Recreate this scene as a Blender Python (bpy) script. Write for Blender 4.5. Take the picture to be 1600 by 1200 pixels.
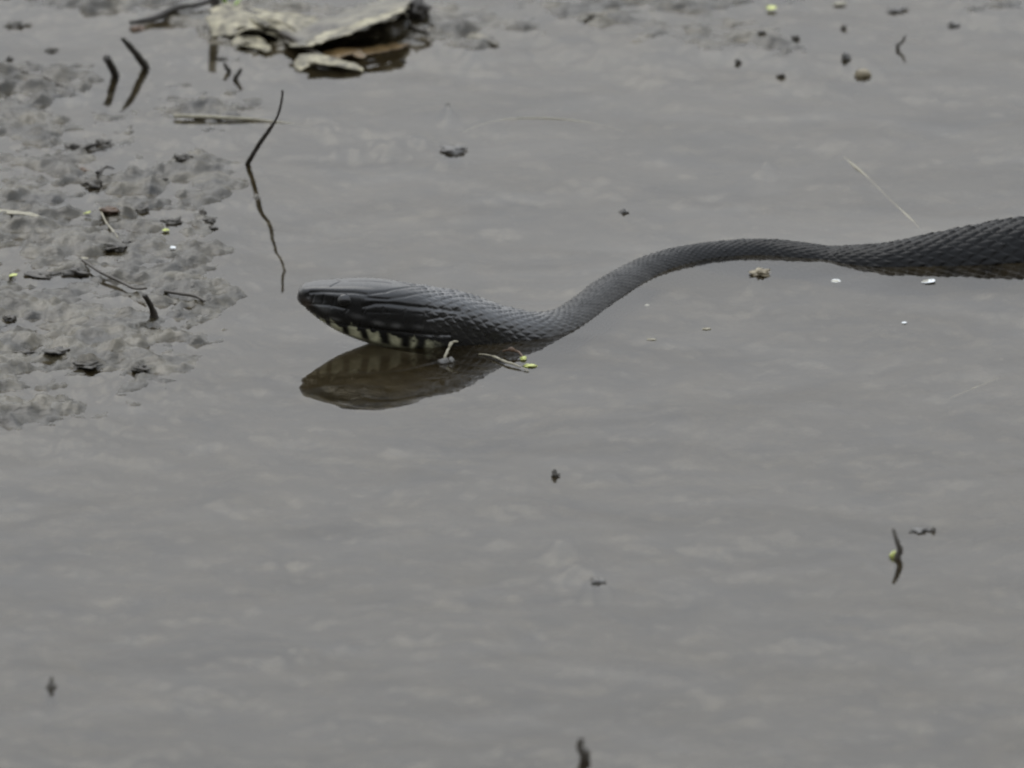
import bpy, bmesh, math, random
import numpy as np
from mathutils import Vector, noise as mnoise

R = math.radians
random.seed(7)
scene = bpy.context.scene
for o in list(bpy.data.objects):
    bpy.data.objects.remove(o)
COL = scene.collection

# ------------------------------------------------------------------ camera
ELEV = R(16.0)            # how steeply the long lens looks down at the water
DIST = 6.0                # metres from the lens to the middle of the picture
U = 0.36 / 1600           # metres per photograph pixel at the middle of the scene
cam_d = bpy.data.cameras.new('camera')
cam = bpy.data.objects.new('camera', cam_d)
COL.objects.link(cam)
cam.location = (0, -DIST * math.cos(ELEV), DIST * math.sin(ELEV))
cam.rotation_euler = (math.pi / 2 - ELEV, 0, 0)
cam_d.sensor_width = 36
cam_d.lens = 36 * DIST / 0.36
cam_d.clip_start = 0.05
cam_d.clip_end = 2000
cam_d.dof.use_dof = True
cam_d.dof.focus_distance = DIST + 0.06
cam_d.dof.aperture_fstop = 22
scene.camera = cam

# ------------------------------------------------------------------ sky, sun, exposure
SUN_EL, SUN_ROT = R(52), R(-25)
world = bpy.data.worlds.new('World')
scene.world = world
world.use_nodes = True
wn, wl = world.node_tree.nodes, world.node_tree.links
wn.clear()
sky = wn.new('ShaderNodeTexSky')
sky.sky_type = 'NISHITA'
sky.sun_disc = False
sky.sun_elevation = SUN_EL
sky.sun_rotation = SUN_ROT
sky.air_density = 1.0
sky.dust_density = 2.0
sky.ozone_density = 1.0
hsv = wn.new('ShaderNodeHueSaturation')            # cloud cover greys the blue
hsv.inputs['Saturation'].default_value = 0.28
hsv.inputs['Value'].default_value = 1.15
mixc = wn.new('ShaderNodeMix'); mixc.data_type = 'RGBA'
mixc.inputs['Factor'].default_value = 0.7
# even overcast deck: the standard law, (1 + 2 sin elevation) / 3 of the zenith
wtc = wn.new('ShaderNodeTexCoord')
wsep = wn.new('ShaderNodeSeparateXYZ')
wmax = wn.new('ShaderNodeMath'); wmax.operation = 'MAXIMUM'; wmax.inputs[1].default_value = 0.0
wlaw = wn.new('ShaderNodeMath'); wlaw.operation = 'MULTIPLY_ADD'; wlaw.inputs[1].default_value = 2 / 3; wlaw.inputs[2].default_value = 1 / 3
wdeck = wn.new('ShaderNodeVectorMath'); wdeck.operation = 'SCALE'
whue = wn.new('ShaderNodeMix'); whue.data_type = 'RGBA'  # hazier and warmer low down, bluer overhead
whue.inputs['A'].default_value = (25.2, 25.1, 24.6, 1)
whue.inputs['B'].default_value = (21.0, 23.0, 26.0, 1)
wl.new(wmax.outputs[0], whue.inputs['Factor'])
wl.new(whue.outputs['Result'], wdeck.inputs[0])
wl.new(wtc.outputs['Generated'], wsep.inputs[0])
wl.new(wsep.outputs['Z'], wmax.inputs[0])
wl.new(wmax.outputs[0], wlaw.inputs[0])
wl.new(wlaw.outputs[0], wdeck.inputs['Scale'])
wl.new(wdeck.outputs[0], mixc.inputs['B'])
bg = wn.new('ShaderNodeBackground')
bg.inputs['Strength'].default_value = 0.1
wo = wn.new('ShaderNodeOutputWorld')
wl.new(sky.outputs[0], hsv.inputs['Color'])
wl.new(hsv.outputs[0], mixc.inputs['A'])
wl.new(mixc.outputs['Result'], bg.inputs['Color'])
wl.new(bg.outputs[0], wo.inputs[0])

sun_d = bpy.data.lights.new('sun', 'SUN')
sun_d.energy = 0.6
sun_d.angle = R(40)
sun_d.color = (1.0, 0.96, 0.9)
sun = bpy.data.objects.new('sun', sun_d)
COL.objects.link(sun)
sdir = Vector((math.sin(SUN_ROT) * math.cos(SUN_EL), math.cos(SUN_ROT) * math.cos(SUN_EL), math.sin(SUN_EL)))
sun.rotation_euler = sdir.to_track_quat('Z', 'Y').to_euler()
sun.location = (0, 0, 5)

vs = scene.view_settings
vs.view_transform = 'Standard'
vs.look = 'None'
vs.exposure = 0
vs.gamma = 1
vs.use_curve_mapping = False
scene.render.engine = 'CYCLES'
scene.cycles.max_bounces = 8
scene.cycles.transparent_max_bounces = 12
scene.cycles.filter_width = 2.2
scene.cycles.use_denoising = True

# ------------------------------------------------------------------ helpers
CE, SE = math.cos(ELEV), math.sin(ELEV)
CAM = np.array(cam.location)
FWD = np.array((0, CE, -SE)); UPV = np.array((0, SE, CE)); RGT = np.array((1.0, 0, 0))


def P(px, py, z=0.0):
    """Point on the level z (metres) that stands at this spot of the plan."""
    k = 0.36 / DIST / 1600
    d = FWD + RGT * (px - 800) * k + UPV * (600 - py) * k
    t = (z - CAM[2]) / d[2]
    return Vector(CAM + d * t)


def tag(o, label=None, cat=None, group=None, kind=None):
    if label: o['label'] = label
    if cat: o['category'] = cat
    if group: o['group'] = group
    if kind: o['kind'] = kind
    return o


def link(name, me, mat, parent=None):
    o = bpy.data.objects.new(name, me)
    COL.objects.link(o)
    if mat: me.materials.append(mat)
    if parent: o.parent = parent
    return o


def mesh_np(name, verts, quads, smooth=True):
    me = bpy.data.meshes.new(name)
    n = len(verts); q = len(quads)
    me.vertices.add(n); me.vertices.foreach_set('co', np.asarray(verts, dtype=np.float32).ravel())
    me.loops.add(q * 4); me.loops.foreach_set('vertex_index', np.asarray(quads, dtype=np.int32).ravel())
    me.polygons.add(q)
    me.polygons.foreach_set('loop_start', np.arange(0, q * 4, 4, dtype=np.int32))
    me.polygons.foreach_set('loop_total', np.full(q, 4, dtype=np.int32))
    me.update(calc_edges=True)
    me.validate()
    me.polygons.foreach_set('use_smooth', np.full(len(me.polygons), smooth))
    return me


def grid_quads(nr, nc, wrap=False):
    i = np.arange(nr - 1)[:, None]
    j = np.arange(nc if wrap else nc - 1)[None, :]
    j2 = (j + 1) % nc
    a = i * nc + j; b = i * nc + j2; c = (i + 1) * nc + j2; d = (i + 1) * nc + j
    return np.stack([a + 0 * j, b, c, d], -1).reshape(-1, 4)


def pnoise(x, y, seed=0):
    """Vectorised 2-D gradient noise, about -0.7..0.7."""
    rs = np.random.RandomState(seed)
    perm = rs.permutation(1024)
    ang = rs.rand(1024) * 2 * np.pi
    gx, gy = np.cos(ang), np.sin(ang)
    xi = np.floor(x).astype(np.int64); yi = np.floor(y).astype(np.int64)
    fx, fy = x - xi, y - yi
    def g(ix, iy, dx, dy):
        h = perm[(perm[ix & 1023] + iy) & 1023]
        return gx[h] * dx + gy[h] * dy
    u = fx * fx * fx * (fx * (fx * 6 - 15) + 10); v = fy * fy * fy * (fy * (fy * 6 - 15) + 10)
    a = g(xi, yi, fx, fy); b = g(xi + 1, yi, fx - 1, fy)
    c = g(xi, yi + 1, fx, fy - 1); d = g(xi + 1, yi + 1, fx - 1, fy - 1)
    return (a * (1 - u) + b * u) * (1 - v) + (c * (1 - u) + d * u) * v


def fbm(x, y, s, octv=4, seed=0, gain=0.5):
    t = 0; amp = 1
    for k in range(octv):
        t = t + amp * pnoise(x / s + 13.7 * k, y / s - 7.1 * k, seed + k)
        s /= 2; amp *= gain
    return t


def sstep(a, b, x):
    t = np.clip((x - a) / (b - a), 0, 1)
    return t * t * (3 - 2 * t)


# ------------------------------------------------------------------ materials
def new_mat(name):
    m = bpy.data.materials.new(name)
    m.use_nodes = True
    nt = m.node_tree
    nt.nodes.clear()
    out = nt.nodes.new('ShaderNodeOutputMaterial')
    return m, nt, out


def node(nt, t, **kw):
    n = nt.nodes.new(t)
    for k, v in kw.items():
        if k in n.inputs: n.inputs[k].default_value = v
        else: setattr(n, k, v)
    return n


def simple_mat(name, c1, c2, scale=300, rough=0.5, spec=0.5, bump=0.3, bump_scale=900, rough2=None, transl=None):
    """Two-tone noise colour over fine relief, in object space."""
    m, nt, out = new_mat(name)
    b = node(nt, 'ShaderNodeBsdfPrincipled')
    tc = node(nt, 'ShaderNodeTexCoord')
    n1 = node(nt, 'ShaderNodeTexNoise', Scale=scale, Detail=5.0, Roughness=0.6)
    cr = node(nt, 'ShaderNodeValToRGB')
    cr.color_ramp.elements[0].position = 0.35; cr.color_ramp.elements[1].position = 0.65
    cr.color_ramp.elements[0].color = (*c1, 1); cr.color_ramp.elements[1].color = (*c2, 1)
    n2 = node(nt, 'ShaderNodeTexNoise', Scale=bump_scale, Detail=4.0)
    bp = node(nt, 'ShaderNodeBump', Strength=bump, Distance=0.0006)
    L = nt.links.new
    L(tc.outputs['Object'], n1.inputs['Vector']); L(tc.outputs['Object'], n2.inputs['Vector'])
    L(n1.outputs['Fac'], cr.inputs[0]); L(cr.outputs[0], b.inputs['Base Color'])
    L(n2.outputs['Fac'], bp.inputs['Height']); L(bp.outputs[0], b.inputs['Normal'])
    mr = node(nt, 'ShaderNodeMapRange')
    mr.inputs['To Min'].default_value = rough; mr.inputs['To Max'].default_value = rough2 if rough2 else rough
    L(n2.outputs['Fac'], mr.inputs['Value']); L(mr.outputs[0], b.inputs['Roughness'])
    b.inputs['Specular IOR Level'].default_value = spec
    L(b.outputs[0], out.inputs[0])
    return m


# wet mud
def mud_material():
    m, nt, out = new_mat('wet_mud')
    L = nt.links.new
    b = node(nt, 'ShaderNodeBsdfPrincipled')
    tc = node(nt, 'ShaderNodeTexCoord')
    n1 = node(nt, 'ShaderNodeTexNoise', Scale=24.0, Detail=9.0, Roughness=0.62, Distortion=1.6)
    n2 = node(nt, 'ShaderNodeTexNoise', Scale=210.0, Detail=6.0, Roughness=0.65)
    n3 = node(nt, 'ShaderNodeTexNoise', Scale=900.0, Detail=4.0)
    cr = node(nt, 'ShaderNodeValToRGB')
    e = cr.color_ramp.elements
    e[0].position = 0.36; e[0].color = (0.012, 0.010, 0.006, 1)
    e[1].position = 0.66; e[1].color = (0.115, 0.100, 0.070, 1)
    em = e.new(0.50); em.color = (0.038, 0.032, 0.020, 1)          # dark ooze with paler silt settled on it
    em = e.new(0.56); em.color = (0.070, 0.060, 0.040, 1)
    ad = node(nt, 'ShaderNodeMath', operation='MULTIPLY_ADD')
    ad.inputs[1].default_value = 0.25; 
    mu = node(nt, 'ShaderNodeMath', operation='MULTIPLY'); mu.inputs[1].default_value = 0.75
    for n in (n1, n2, n3): L(tc.outputs['Object'], n.inputs['Vector'])
    L(n1.outputs['Fac'], mu.inputs[0]); L(n2.outputs['Fac'], ad.inputs[0]); L(mu.outputs[0], ad.inputs[2])
    L(ad.outputs[0], cr.inputs[0]); L(cr.outputs[0], b.inputs['Base Color'])
    mr = node(nt, 'ShaderNodeMapRange')
    mr.inputs['From Min'].default_value = 0.3; mr.inputs['From Max'].default_value = 0.7
    mr.inputs['To Min'].default_value = 0.08; mr.inputs['To Max'].default_value = 0.28
    L(n2.outputs['Fac'], mr.inputs['Value']); L(mr.outputs[0], b.inputs['Roughness'])
    b.inputs['IOR'].default_value = 1.4
    bp = node(nt, 'ShaderNodeBump', Strength=0.35, Distance=0.0006)
    bp2 = node(nt, 'ShaderNodeBump', Strength=0.3, Distance=0.0012)
    L(n2.outputs['Fac'], bp2.inputs['Height']); L(n3.outputs['Fac'], bp.inputs['Height'])
    L(bp2.outputs[0], bp.inputs['Normal']); L(bp.outputs[0], b.inputs['Normal'])
    L(b.outputs[0], out.inputs[0])
    return m


# shallow murky water: Fresnel mirror over a body that lets most light through and scatters a little
def water_material():
    m, nt, out = new_mat('murky_water')
    L = nt.links.new
    tc = node(nt, 'ShaderNodeTexCoord')
    n1 = node(nt, 'ShaderNodeTexNoise', Scale=16.0, Detail=1.5, Roughness=0.4, Distortion=0.5)
    n2 = node(nt, 'ShaderNodeTexNoise', Scale=70.0, Detail=2.0, Roughness=0.5)
    n3 = node(nt, 'ShaderNodeTexNoise', Scale=24.0, Detail=4.0, Roughness=0.55, Distortion=1.2)
    for n in (n1, n2, n3): L(tc.outputs['Object'], n.inputs['Vector'])
    b1 = node(nt, 'ShaderNodeBump', Strength=1.0, Distance=0.0012)
    b2 = node(nt, 'ShaderNodeBump', Strength=1.0, Distance=0.00002)
    L(n1.outputs['Fac'], b1.inputs['Height']); L(n2.outputs['Fac'], b2.inputs['Height'])
    L(b1.outputs[0], b2.inputs['Normal'])
    fr = node(nt, 'ShaderNodeFresnel', IOR=1.333)
    L(b2.outputs[0], fr.inputs['Normal'])
    gl = node(nt, 'ShaderNodeBsdfGlossy', Roughness=0.015)
    gl.inputs['Color'].default_value = (1, 1, 1, 1)
    L(b2.outputs[0], gl.inputs['Normal'])
    tr = node(nt, 'ShaderNodeBsdfTransparent')
    tr.inputs['Color'].default_value = (0.90, 0.86, 0.76, 1)
    df = node(nt, 'ShaderNodeBsdfDiffuse')
    df.inputs['Color'].default_value = (0.048, 0.036, 0.018, 1)
    mb = node(nt, 'ShaderNodeMixShader')
    sf = node(nt, 'ShaderNodeMapRange')                 # drifting silt: thicker here, thinner there
    for k, v in (('From Min', 0.32), ('From Max', 0.68), ('To Min', 0.05), ('To Max', 0.45)): sf.inputs[k].default_value = v
    L(n3.outputs['Fac'], sf.inputs['Value']); L(sf.outputs[0], mb.inputs[0])
    L(tr.outputs[0], mb.inputs[1]); L(df.outputs[0], mb.inputs[2])
    ms = node(nt, 'ShaderNodeMixShader')
    L(fr.outputs[0], ms.inputs[0]); L(mb.outputs[0], ms.inputs[1]); L(gl.outputs[0], ms.inputs[2])
    L(ms.outputs[0], out.inputs[0])
    return m


def snake_material():
    m, nt, out = new_mat('snake_skin')
    L = nt.links.new
    b = node(nt, 'ShaderNodeBsdfPrincipled')
    at = node(nt, 'ShaderNodeAttribute', attribute_name='pigment')
    tc = node(nt, 'ShaderNodeTexCoord')
    n = node(nt, 'ShaderNodeTexNoise', Scale=900.0, Detail=4.0)
    n2 = node(nt, 'ShaderNodeTexNoise', Scale=120.0, Detail=4.0)
    L(tc.outputs['Object'], n.inputs['Vector']); L(tc.outputs['Object'], n2.inputs['Vector'])
    mx = node(nt, 'ShaderNodeMix', data_type='RGBA', blend_type='MULTIPLY')
    mx.inputs['Factor'].default_value = 0.5
    L(at.outputs['Color'], mx.inputs['A']); L(n2.outputs['Fac'], mx.inputs['B'])
    L(mx.outputs['Result'], b.inputs['Base Color'])
    mr = node(nt, 'ShaderNodeMapRange')
    mr.inputs['From Min'].default_value = 0.3; mr.inputs['From Max'].default_value = 0.7
    mr.inputs['To Min'].default_value = 0.24; mr.inputs['To Max'].default_value = 0.42
    L(n.outputs['Fac'], mr.inputs['Value']); L(mr.outputs[0], b.inputs['Roughness'])
    bp = node(nt, 'ShaderNodeBump', Strength=0.15, Distance=0.0003)
    L(n.outputs['Fac'], bp.inputs['Height']); L(bp.outputs[0], b.inputs['Normal'])
    b.inputs['IOR'].default_value = 1.45
    L(at.outputs['Alpha'], b.inputs['Coat Weight'])      # wet head and neck, drier back
    b.inputs['Coat Roughness'].default_value = 0.2
    b.inputs['Coat IOR'].default_value = 1.5
    sl = node(nt, 'ShaderNodeMapRange')
    sl.inputs['To Min'].default_value = 0.12; sl.inputs['To Max'].default_value = 0.55
    L(at.outputs['Alpha'], sl.inputs['Value']); L(sl.outputs[0], b.inputs['Specular IOR Level'])
    L(b.outputs[0], out.inputs[0])
    return m


MUD = mud_material()
WATER = water_material()
SKIN = snake_material()
EYE = simple_mat('eye_black', (0.004, 0.004, 0.004), (0.008, 0.007, 0.006), rough=0.04, spec=0.6, bump=0.0)
BARK = simple_mat('dark_wet_bark', (0.012, 0.010, 0.007), (0.035, 0.027, 0.018), scale=700, rough=0.35, rough2=0.6, bump=0.6, bump_scale=1600)
STEMD = simple_mat('grey_brown_stem', (0.03, 0.025, 0.018), (0.06, 0.05, 0.036), scale=700, rough=0.5, bump=0.4)
STRAW = simple_mat('pale_straw', (0.19, 0.17, 0.115), (0.30, 0.275, 0.20), scale=500, rough=0.5, bump=0.3)
CLOD = simple_mat('dark_clod', (0.02, 0.017, 0.012), (0.06, 0.051, 0.037), scale=350, rough=0.3, rough2=0.6, bump=0.8, bump_scale=900)
BROWN = simple_mat('rusty_brown_litter', (0.05, 0.026, 0.012), (0.10, 0.055, 0.025), scale=400, rough=0.5, bump=0.6)
TAN = simple_mat('tan_stone', (0.13, 0.105, 0.065), (0.26, 0.22, 0.14), scale=300, rough=0.5, bump=0.4)
GREYST = simple_mat('grey_stone', (0.06, 0.055, 0.05), (0.10, 0.095, 0.085), scale=300, rough=0.4, bump=0.5)
LEAF = simple_mat('dead_leaf', (0.035, 0.030, 0.020), (0.17, 0.15, 0.10), scale=110, rough=0.22, rough2=0.5, bump=0.8, bump_scale=500)
LEAFP = simple_mat('pale_dead_leaf', (0.055, 0.047, 0.030), (0.38, 0.34, 0.225), scale=190, rough=0.4, rough2=0.6, bump=0.6, bump_scale=500)
LEAFB = simple_mat('brown_dead_leaf', (0.07, 0.045, 0.018), (0.17, 0.11, 0.045), scale=160, rough=0.35, bump=0.6, bump_scale=500)
GREEN = simple_mat('fresh_green', (0.22, 0.36, 0.05), (0.40, 0.55, 0.12), scale=300, rough=0.4, bump=0.2)
YGREEN = simple_mat('yellow_green', (0.38, 0.42, 0.10), (0.55, 0.58, 0.20), scale=300, rough=0.4, bump=0.2)
WHITE = simple_mat('white_flake', (0.62, 0.64, 0.63), (0.8, 0.82, 0.82), scale=400, rough=0.4, bump=0.3)

# ------------------------------------------------------------------ the snake's path (needed for the water too)
# plan pixel x, plan pixel y of the axis, height of the axis above the water (px), half width, half height (px)
ST = np.array([
    (464.5, 536, 76, 1.5, 1.5), (466.5, 536, 76, 9, 8), (471, 536, 76.5, 17, 13.5), (480, 536, 77, 25, 20), (500, 536, 73.5, 34, 29.5),
    (540, 537, 64, 43, 44), (580, 537, 56, 51, 52), (620, 536, 47, 55, 55), (660, 533, 37, 56, 55),
    (700, 530, 25, 54, 54), (740, 528, 11, 51, 51), (780, 526, -2, 49, 49), (840, 520, -15, 46, 46),
    (880, 506, -18, 42, 42), (915, 483, -17.5, 38, 38), (950, 456, -18, 38, 38), (1000, 427, -18.5, 37, 37),
    (1050, 409, -19, 37, 37), (1100, 399, -20, 37, 37), (1150, 394, -21, 38, 38), (1200, 393, -22, 39, 39),
    (1250, 397, -25, 41, 41), (1300, 401, -32, 46, 46), (1350, 406, -32, 54, 54), (1400, 406, -33, 62, 62),
    (1500, 398, -36, 78, 78), (1600, 389, -39, 90, 90), (1750, 382, -42, 98, 98), (1950, 398, -46, 98, 98),
    (2200, 400, -46, 92, 92), (2450, 372, -44, 78, 78), (2700, 370, -42, 64, 64), (2950, 398, -38, 46, 46),
    (3150, 402, -30, 28, 28), (3330, 392, -22, 14, 14), (3450, 386, -18, 3, 3)], dtype=float)


def catmull(tab, per):
    out = []
    n = len(tab)
    for i in range(n - 1):
        p0 = tab[max(i - 1, 0)]; p1 = tab[i]; p2 = tab[i + 1]; p3 = tab[min(i + 2, n - 1)]
        d1 = max(p1[0] - p0[0], 1e-6) if i > 0 else p2[0] - p1[0]
        d2 = p2[0] - p1[0]
        d3 = p3[0] - p2[0] if i + 2 < n else d2
        m1 = (p2 - p0) / (d1 + d2) * d2 if i > 0 else (p2 - p1)
        m2 = (p3 - p1) / (d2 + d3) * d2 if i + 2 < n else (p2 - p1)
        if i == 0: m1 = (p2 - p1) * np.array([1, 1, 1, 1.6, 1.6])
        step = per(p1[0])
        k = max(2, int(round(d2 / step)))
        for t in np.arange(k) / k:
            t2, t3 = t * t, t * t * t
            out.append((2 * t3 - 3 * t2 + 1) * p1 + (t3 - 2 * t2 + t) * m1 + (-2 * t3 + 3 * t2) * p2 + (t3 - t2) * m2)
    out.append(tab[-1])
    return np.array(out)


ST[:, 2] += 4.5 * sstep(860, 960, ST[:, 0]); ST[:, 1] += 2.5 * sstep(860, 960, ST[:, 0]) + 5 * sstep(1320, 1450, ST[:, 0]); ST[:, 2] += 1.5 * sstep(1320, 1450, ST[:, 0])     # rides on the water it piles up
SP = catmull(ST, lambda x: 0.5 if x < 480 else (1.0 if x < 700 else (1.6 if x < 1640 else 4.0)))
AX = np.array([P(a[0], a[1]) for a in SP])       # plan position
AX[:, 2] = SP[:, 2] * U
HW = SP[:, 3] * U; HH = SP[:, 4] * U

# ------------------------------------------------------------------ ground: one sheet of mud, under and out of the water
def axis(lo, hi, step, far, grow=1.22):
    a = list(np.arange(lo, hi + step / 2, step))
    s = step; x = a[-1]; up = []
    while x < far:
        s *= grow; x += s; up.append(x)
    s = step; x = a[0]; dn = []
    while x > -far:
        s *= grow; x -= s; dn.append(x)
    return np.array(dn[::-1] + a + up)


gx = axis(-0.225, 0.225, 0.0009, 300)
gy = axis(-0.56, 0.78, 0.0020, 300)
X, Y = np.meshgrid(gx, gy)


def blob(px, py, sx, sy):
    c = P(px, py)
    k = (P(px, py - 10).y - P(px, py + 10).y) / 20      # metres of depth per pixel here
    return np.exp(-((X - c.x) / (sx * U)) ** 2 - ((Y - c.y) / (sy * k)) ** 2)


mm = 0.001
bank = np.clip(1.1 * blob(60, 430, 210, 140) + 1.0 * blob(200, 370, 170, 120) + 0.95 * blob(60, 600, 210, 80) + 0.8 * blob(240, 500, 130, 80)
               + 0.6 * blob(-60, 270, 200, 160) + 0.8 * blob(0, 235, 230, 50) + 0.6 * blob(330, 265, 90, 40)
               + 0.55 * blob(60, 150, 240, 80) + 0.5 * blob(300, 150, 150, 60) + 0.45 * blob(60, 660, 260, 60) + 0.4 * blob(330, 420, 90, 150), 0, 1.08)
far_l = np.clip(1.1 * blob(110, -15, 210, 48) + 1.1 * blob(420, 25, 190, 60) + 0.7 * blob(640, 45, 110, 32) + 0.6 * blob(420, 75, 130, 35) + 0.6 * blob(40, 125, 130, 30) + 0.5 * blob(360, 170, 120, 30), 0, 1.1)
far_r = np.clip(1.0 * blob(850, 5, 250, 45) + 1.0 * blob(1180, 5, 240, 42) + 0.75 * blob(1120, 60, 240, 30) + 0.45 * blob(1280, 90, 150, 22) + 0.9 * blob(1560, -5, 150, 35) + 0.55 * blob(760, 70, 120, 25), 0, 1.05)
low = fbm(X, Y, 0.06, 4, 11)
mid = fbm(X, Y, 0.022, 3, 31)
fine = fbm(X, Y, 0.0085, 4, 51)
X0, Y0 = X, Y
X = (X0 + 0.007 * fbm(X0, Y0, 0.02, 3, 201)) * 0.72            # slumped, dragged lumps rather than round ones
Y = Y0 + 0.007 * fbm(X0, Y0, 0.02, 3, 221)
bill = np.abs(fbm(X, Y, 0.016, 3, 71))
Z = (-7.0 + 3.0 * low + 2.2 * mid + 0.5 * fine) * mm
expo = np.clip(bank + far_l + 0.85 * far_r, 0, 1.15)
lump = np.maximum(0, fbm(X, Y, 0.011, 3, 91) - 0.12)
lump2 = np.maximum(0, fbm(X, Y, 0.0065, 3, 95) - 0.15)
X, Y = X0, Y0
Z += bank * (7.25 - 2.3 * bill + 2.9 * lump + 2.2 * lump2 + 1.5 * fine + 1.0 * mid) * mm
Z += far_l * (7.3 - 2.4 * bill + 4.0 * lump + 2.6 * lump2 + 1.0 * fine + 1.2 * mid) * mm
Z += far_r * (7.6 - 2.2 * bill + 2.8 * lump + 1.4 * lump2 + 0.5 * fine + 1.0 * mid) * mm
# single rises that just break or nearly break the surface
for px, py, sx, sy, h in [(402, 309, 9, 4, 8.5), (710, 236, 26, 7, 8.0), (930, 903, 22, 8, 7.0), (905, 872, 28, 10, 6.2), (880, 838, 24, 8, 5.5),  # first rise is added to break up the leaning twig's reflection
                          (1185, 428, 22, 8, 7), (640, 205, 70, 14, 5.0), (560, 215, 60, 12, 5.2), (330, 200, 60, 14, 5.5), (370, 160, 50, 10, 6.2),
                          (300, 255, 60, 14, 6), (450, 1000, 40, 12, 4), (440, 850, 40, 9, 4.5), (235, 565, 40, 9, 5.5), (220, 578, 12, 4, 6.5),
                          (320, 465, 40, 9, 6.5), (300, 475, 30, 6, 6.8), (750, 65, 50, 12, 6), (830, 32, 60, 9, 6), (925, 35, 26, 7, 7),
                          (950, 72, 30, 7, 6.4), (520, 180, 60, 10, 4), (700, 165, 14, 6, 6.0), (1200, 245, 20, 6, 5), (1040, 30, 30, 8, 6)]:
    Z += blob(px, py, sx, sy) * h * mm * (1 - 0.9 * np.clip(expo, 0, 1)) * (0.75 + 0.6 * np.clip(mid + fine, -0.5, 0.6))
# the land beyond the picture
Z += sstep(1.0, 3.0, Y) * 0.06 + sstep(3, 60, Y) * 1.0 + sstep(0.35, 1.4, -X) * 0.05 + sstep(1.6, 60, -X) * 0.8
Z += sstep(2.5, 4.5, X) * 0.08 + sstep(5, 60, X) * 0.8 + sstep(3.4, 4.6, -Y) * 0.12 + sstep(7.0, 17, -Y) * 8  # unseen steep slope behind the camera, added to shade camera-facing sides
# the bed lies clear of the swimming snake
V = np.stack([X, Y, Z], -1).reshape(-1, 3)
ground = link('ground', mesh_np('ground', V, grid_quads(len(gy), len(gx))), MUD)
tag(ground, 'grey brown wet mud, lumpy where it rises out of the shallow water', 'mud', kind='structure')
GZ = Z


def gz(p):
    """Height of the mud below a plan position."""
    i = min(max(np.searchsorted(gy, p[1]), 0), len(gy) - 1); j = min(max(np.searchsorted(gx, p[0]), 0), len(gx) - 1)
    return float(GZ[i, j])


# ------------------------------------------------------------------ water
wx = axis(-0.24, 0.30, 0.003, 6, 1.3)
wy = axis(-0.60, 0.80, 0.004, 6, 1.3)
WX, WY = np.meshgrid(wx, wy)
pts = AX[::6, :2]
rad = HW[::6]
D2 = np.full(WX.shape, 1e9)
SIDE = np.zeros(WX.shape)
for (ax, ay), r in zip(pts, rad):
    if abs(ax) > 0.6: continue
    d = np.hypot(WX - ax, WY - ay) - 0.7 * r
    better = d < D2
    SIDE = np.where(better, np.sign(WY - ay), SIDE)
    D2 = np.minimum(D2, d)
D2 = np.maximum(D2, 0)
wake = sstep(560, 900, WX / U + 800) * 0.9 + 0.1        # the swimming body piles a little water up; the raised head does not
WZ = (wake * 1.3 + 1.0 * sstep(1330, 1450, WX / U + 800)) * mm * np.exp(-D2 / 0.019)
WV = np.stack([WX, WY, WZ], -1).reshape(-1, 3)
water = link('water', mesh_np('water', WV, grid_quads(len(wy), len(wx))), WATER)
tag(water, 'still shallow murky water mirroring the grey sky', 'water', kind='structure')

# ------------------------------------------------------------------ snake
NT = 216
PHI = np.arange(NT) / NT * 2 * np.pi              # 0 = top, pi/2 = the side the camera sees, pi = belly
nS = len(AX)
T = np.gradient(AX, axis=0); T /= np.linalg.norm(T, axis=1)[:, None]
UPW = np.array([0, 0, 1.0])
SD = np.cross(T, UPW); SD /= np.linalg.norm(SD, axis=1)[:, None]       # the path runs to +x, so this points to the camera side
NU = np.cross(SD, T)
arc = np.concatenate([[0], np.cumsum(np.linalg.norm(np.diff(AX, axis=0), axis=1))])
xs = SP[:, 0]
headness = 1 - sstep(650, 740, xs)
ex = 2 + 0.35 * headness
cph, sph = np.cos(PHI), np.sin(PHI)
ext = 2 + (1.6 - 0.7 * sstep(560, 640, xs)) * headness + 1.0 * (1 - sstep(720, 900, xs)) * (1 - headness)      # flat crown, rounder neck
en = np.where(cph[None, :] > 0, ext[:, None], ex[:, None])
rr = (np.abs(sph)[None, :] ** en + np.abs(cph)[None, :] ** en) ** (-1 / en)
lat = rr * sph[None, :] * HW[:, None]
ver = rr * cph[None, :] * HH[:, None]
ver = np.where(ver > 0, ver * (1 - 0.11 * headness[:, None] * sstep(466, 500, xs)[:, None]), ver)
# head form: flatter crown, cheek hollow under the brow before the eye, jaw narrower than crown at the snout
hx = xs[:, None]
snout = np.exp(-((hx - 505) / 32) ** 2)
lat = lat * (1 - 0.10 * snout * np.exp(-((ver / U - 8) / 10) ** 2))
lat = lat * (1 - 0.16 * sstep(0, -40, ver / U) * (1 - sstep(560, 690, hx)))

# grooves between the head plates, given where the photograph shows them and mirrored to the far side
def img_to_phi(px, py):
    i = int(np.argmin(np.abs(xs - px)))
    cy = SP[i, 1] - SP[i, 2] * CE
    yy = cy + lat[i] / U * SE - ver[i] / U * CE
    best = None
    k = np.arange(0, NT // 2)
    top = int(np.argmin(yy[k]))
    kk = k[k >= top]
    j = kk[np.argmin(np.abs(yy[kk] - py))]
    return i, j


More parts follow.
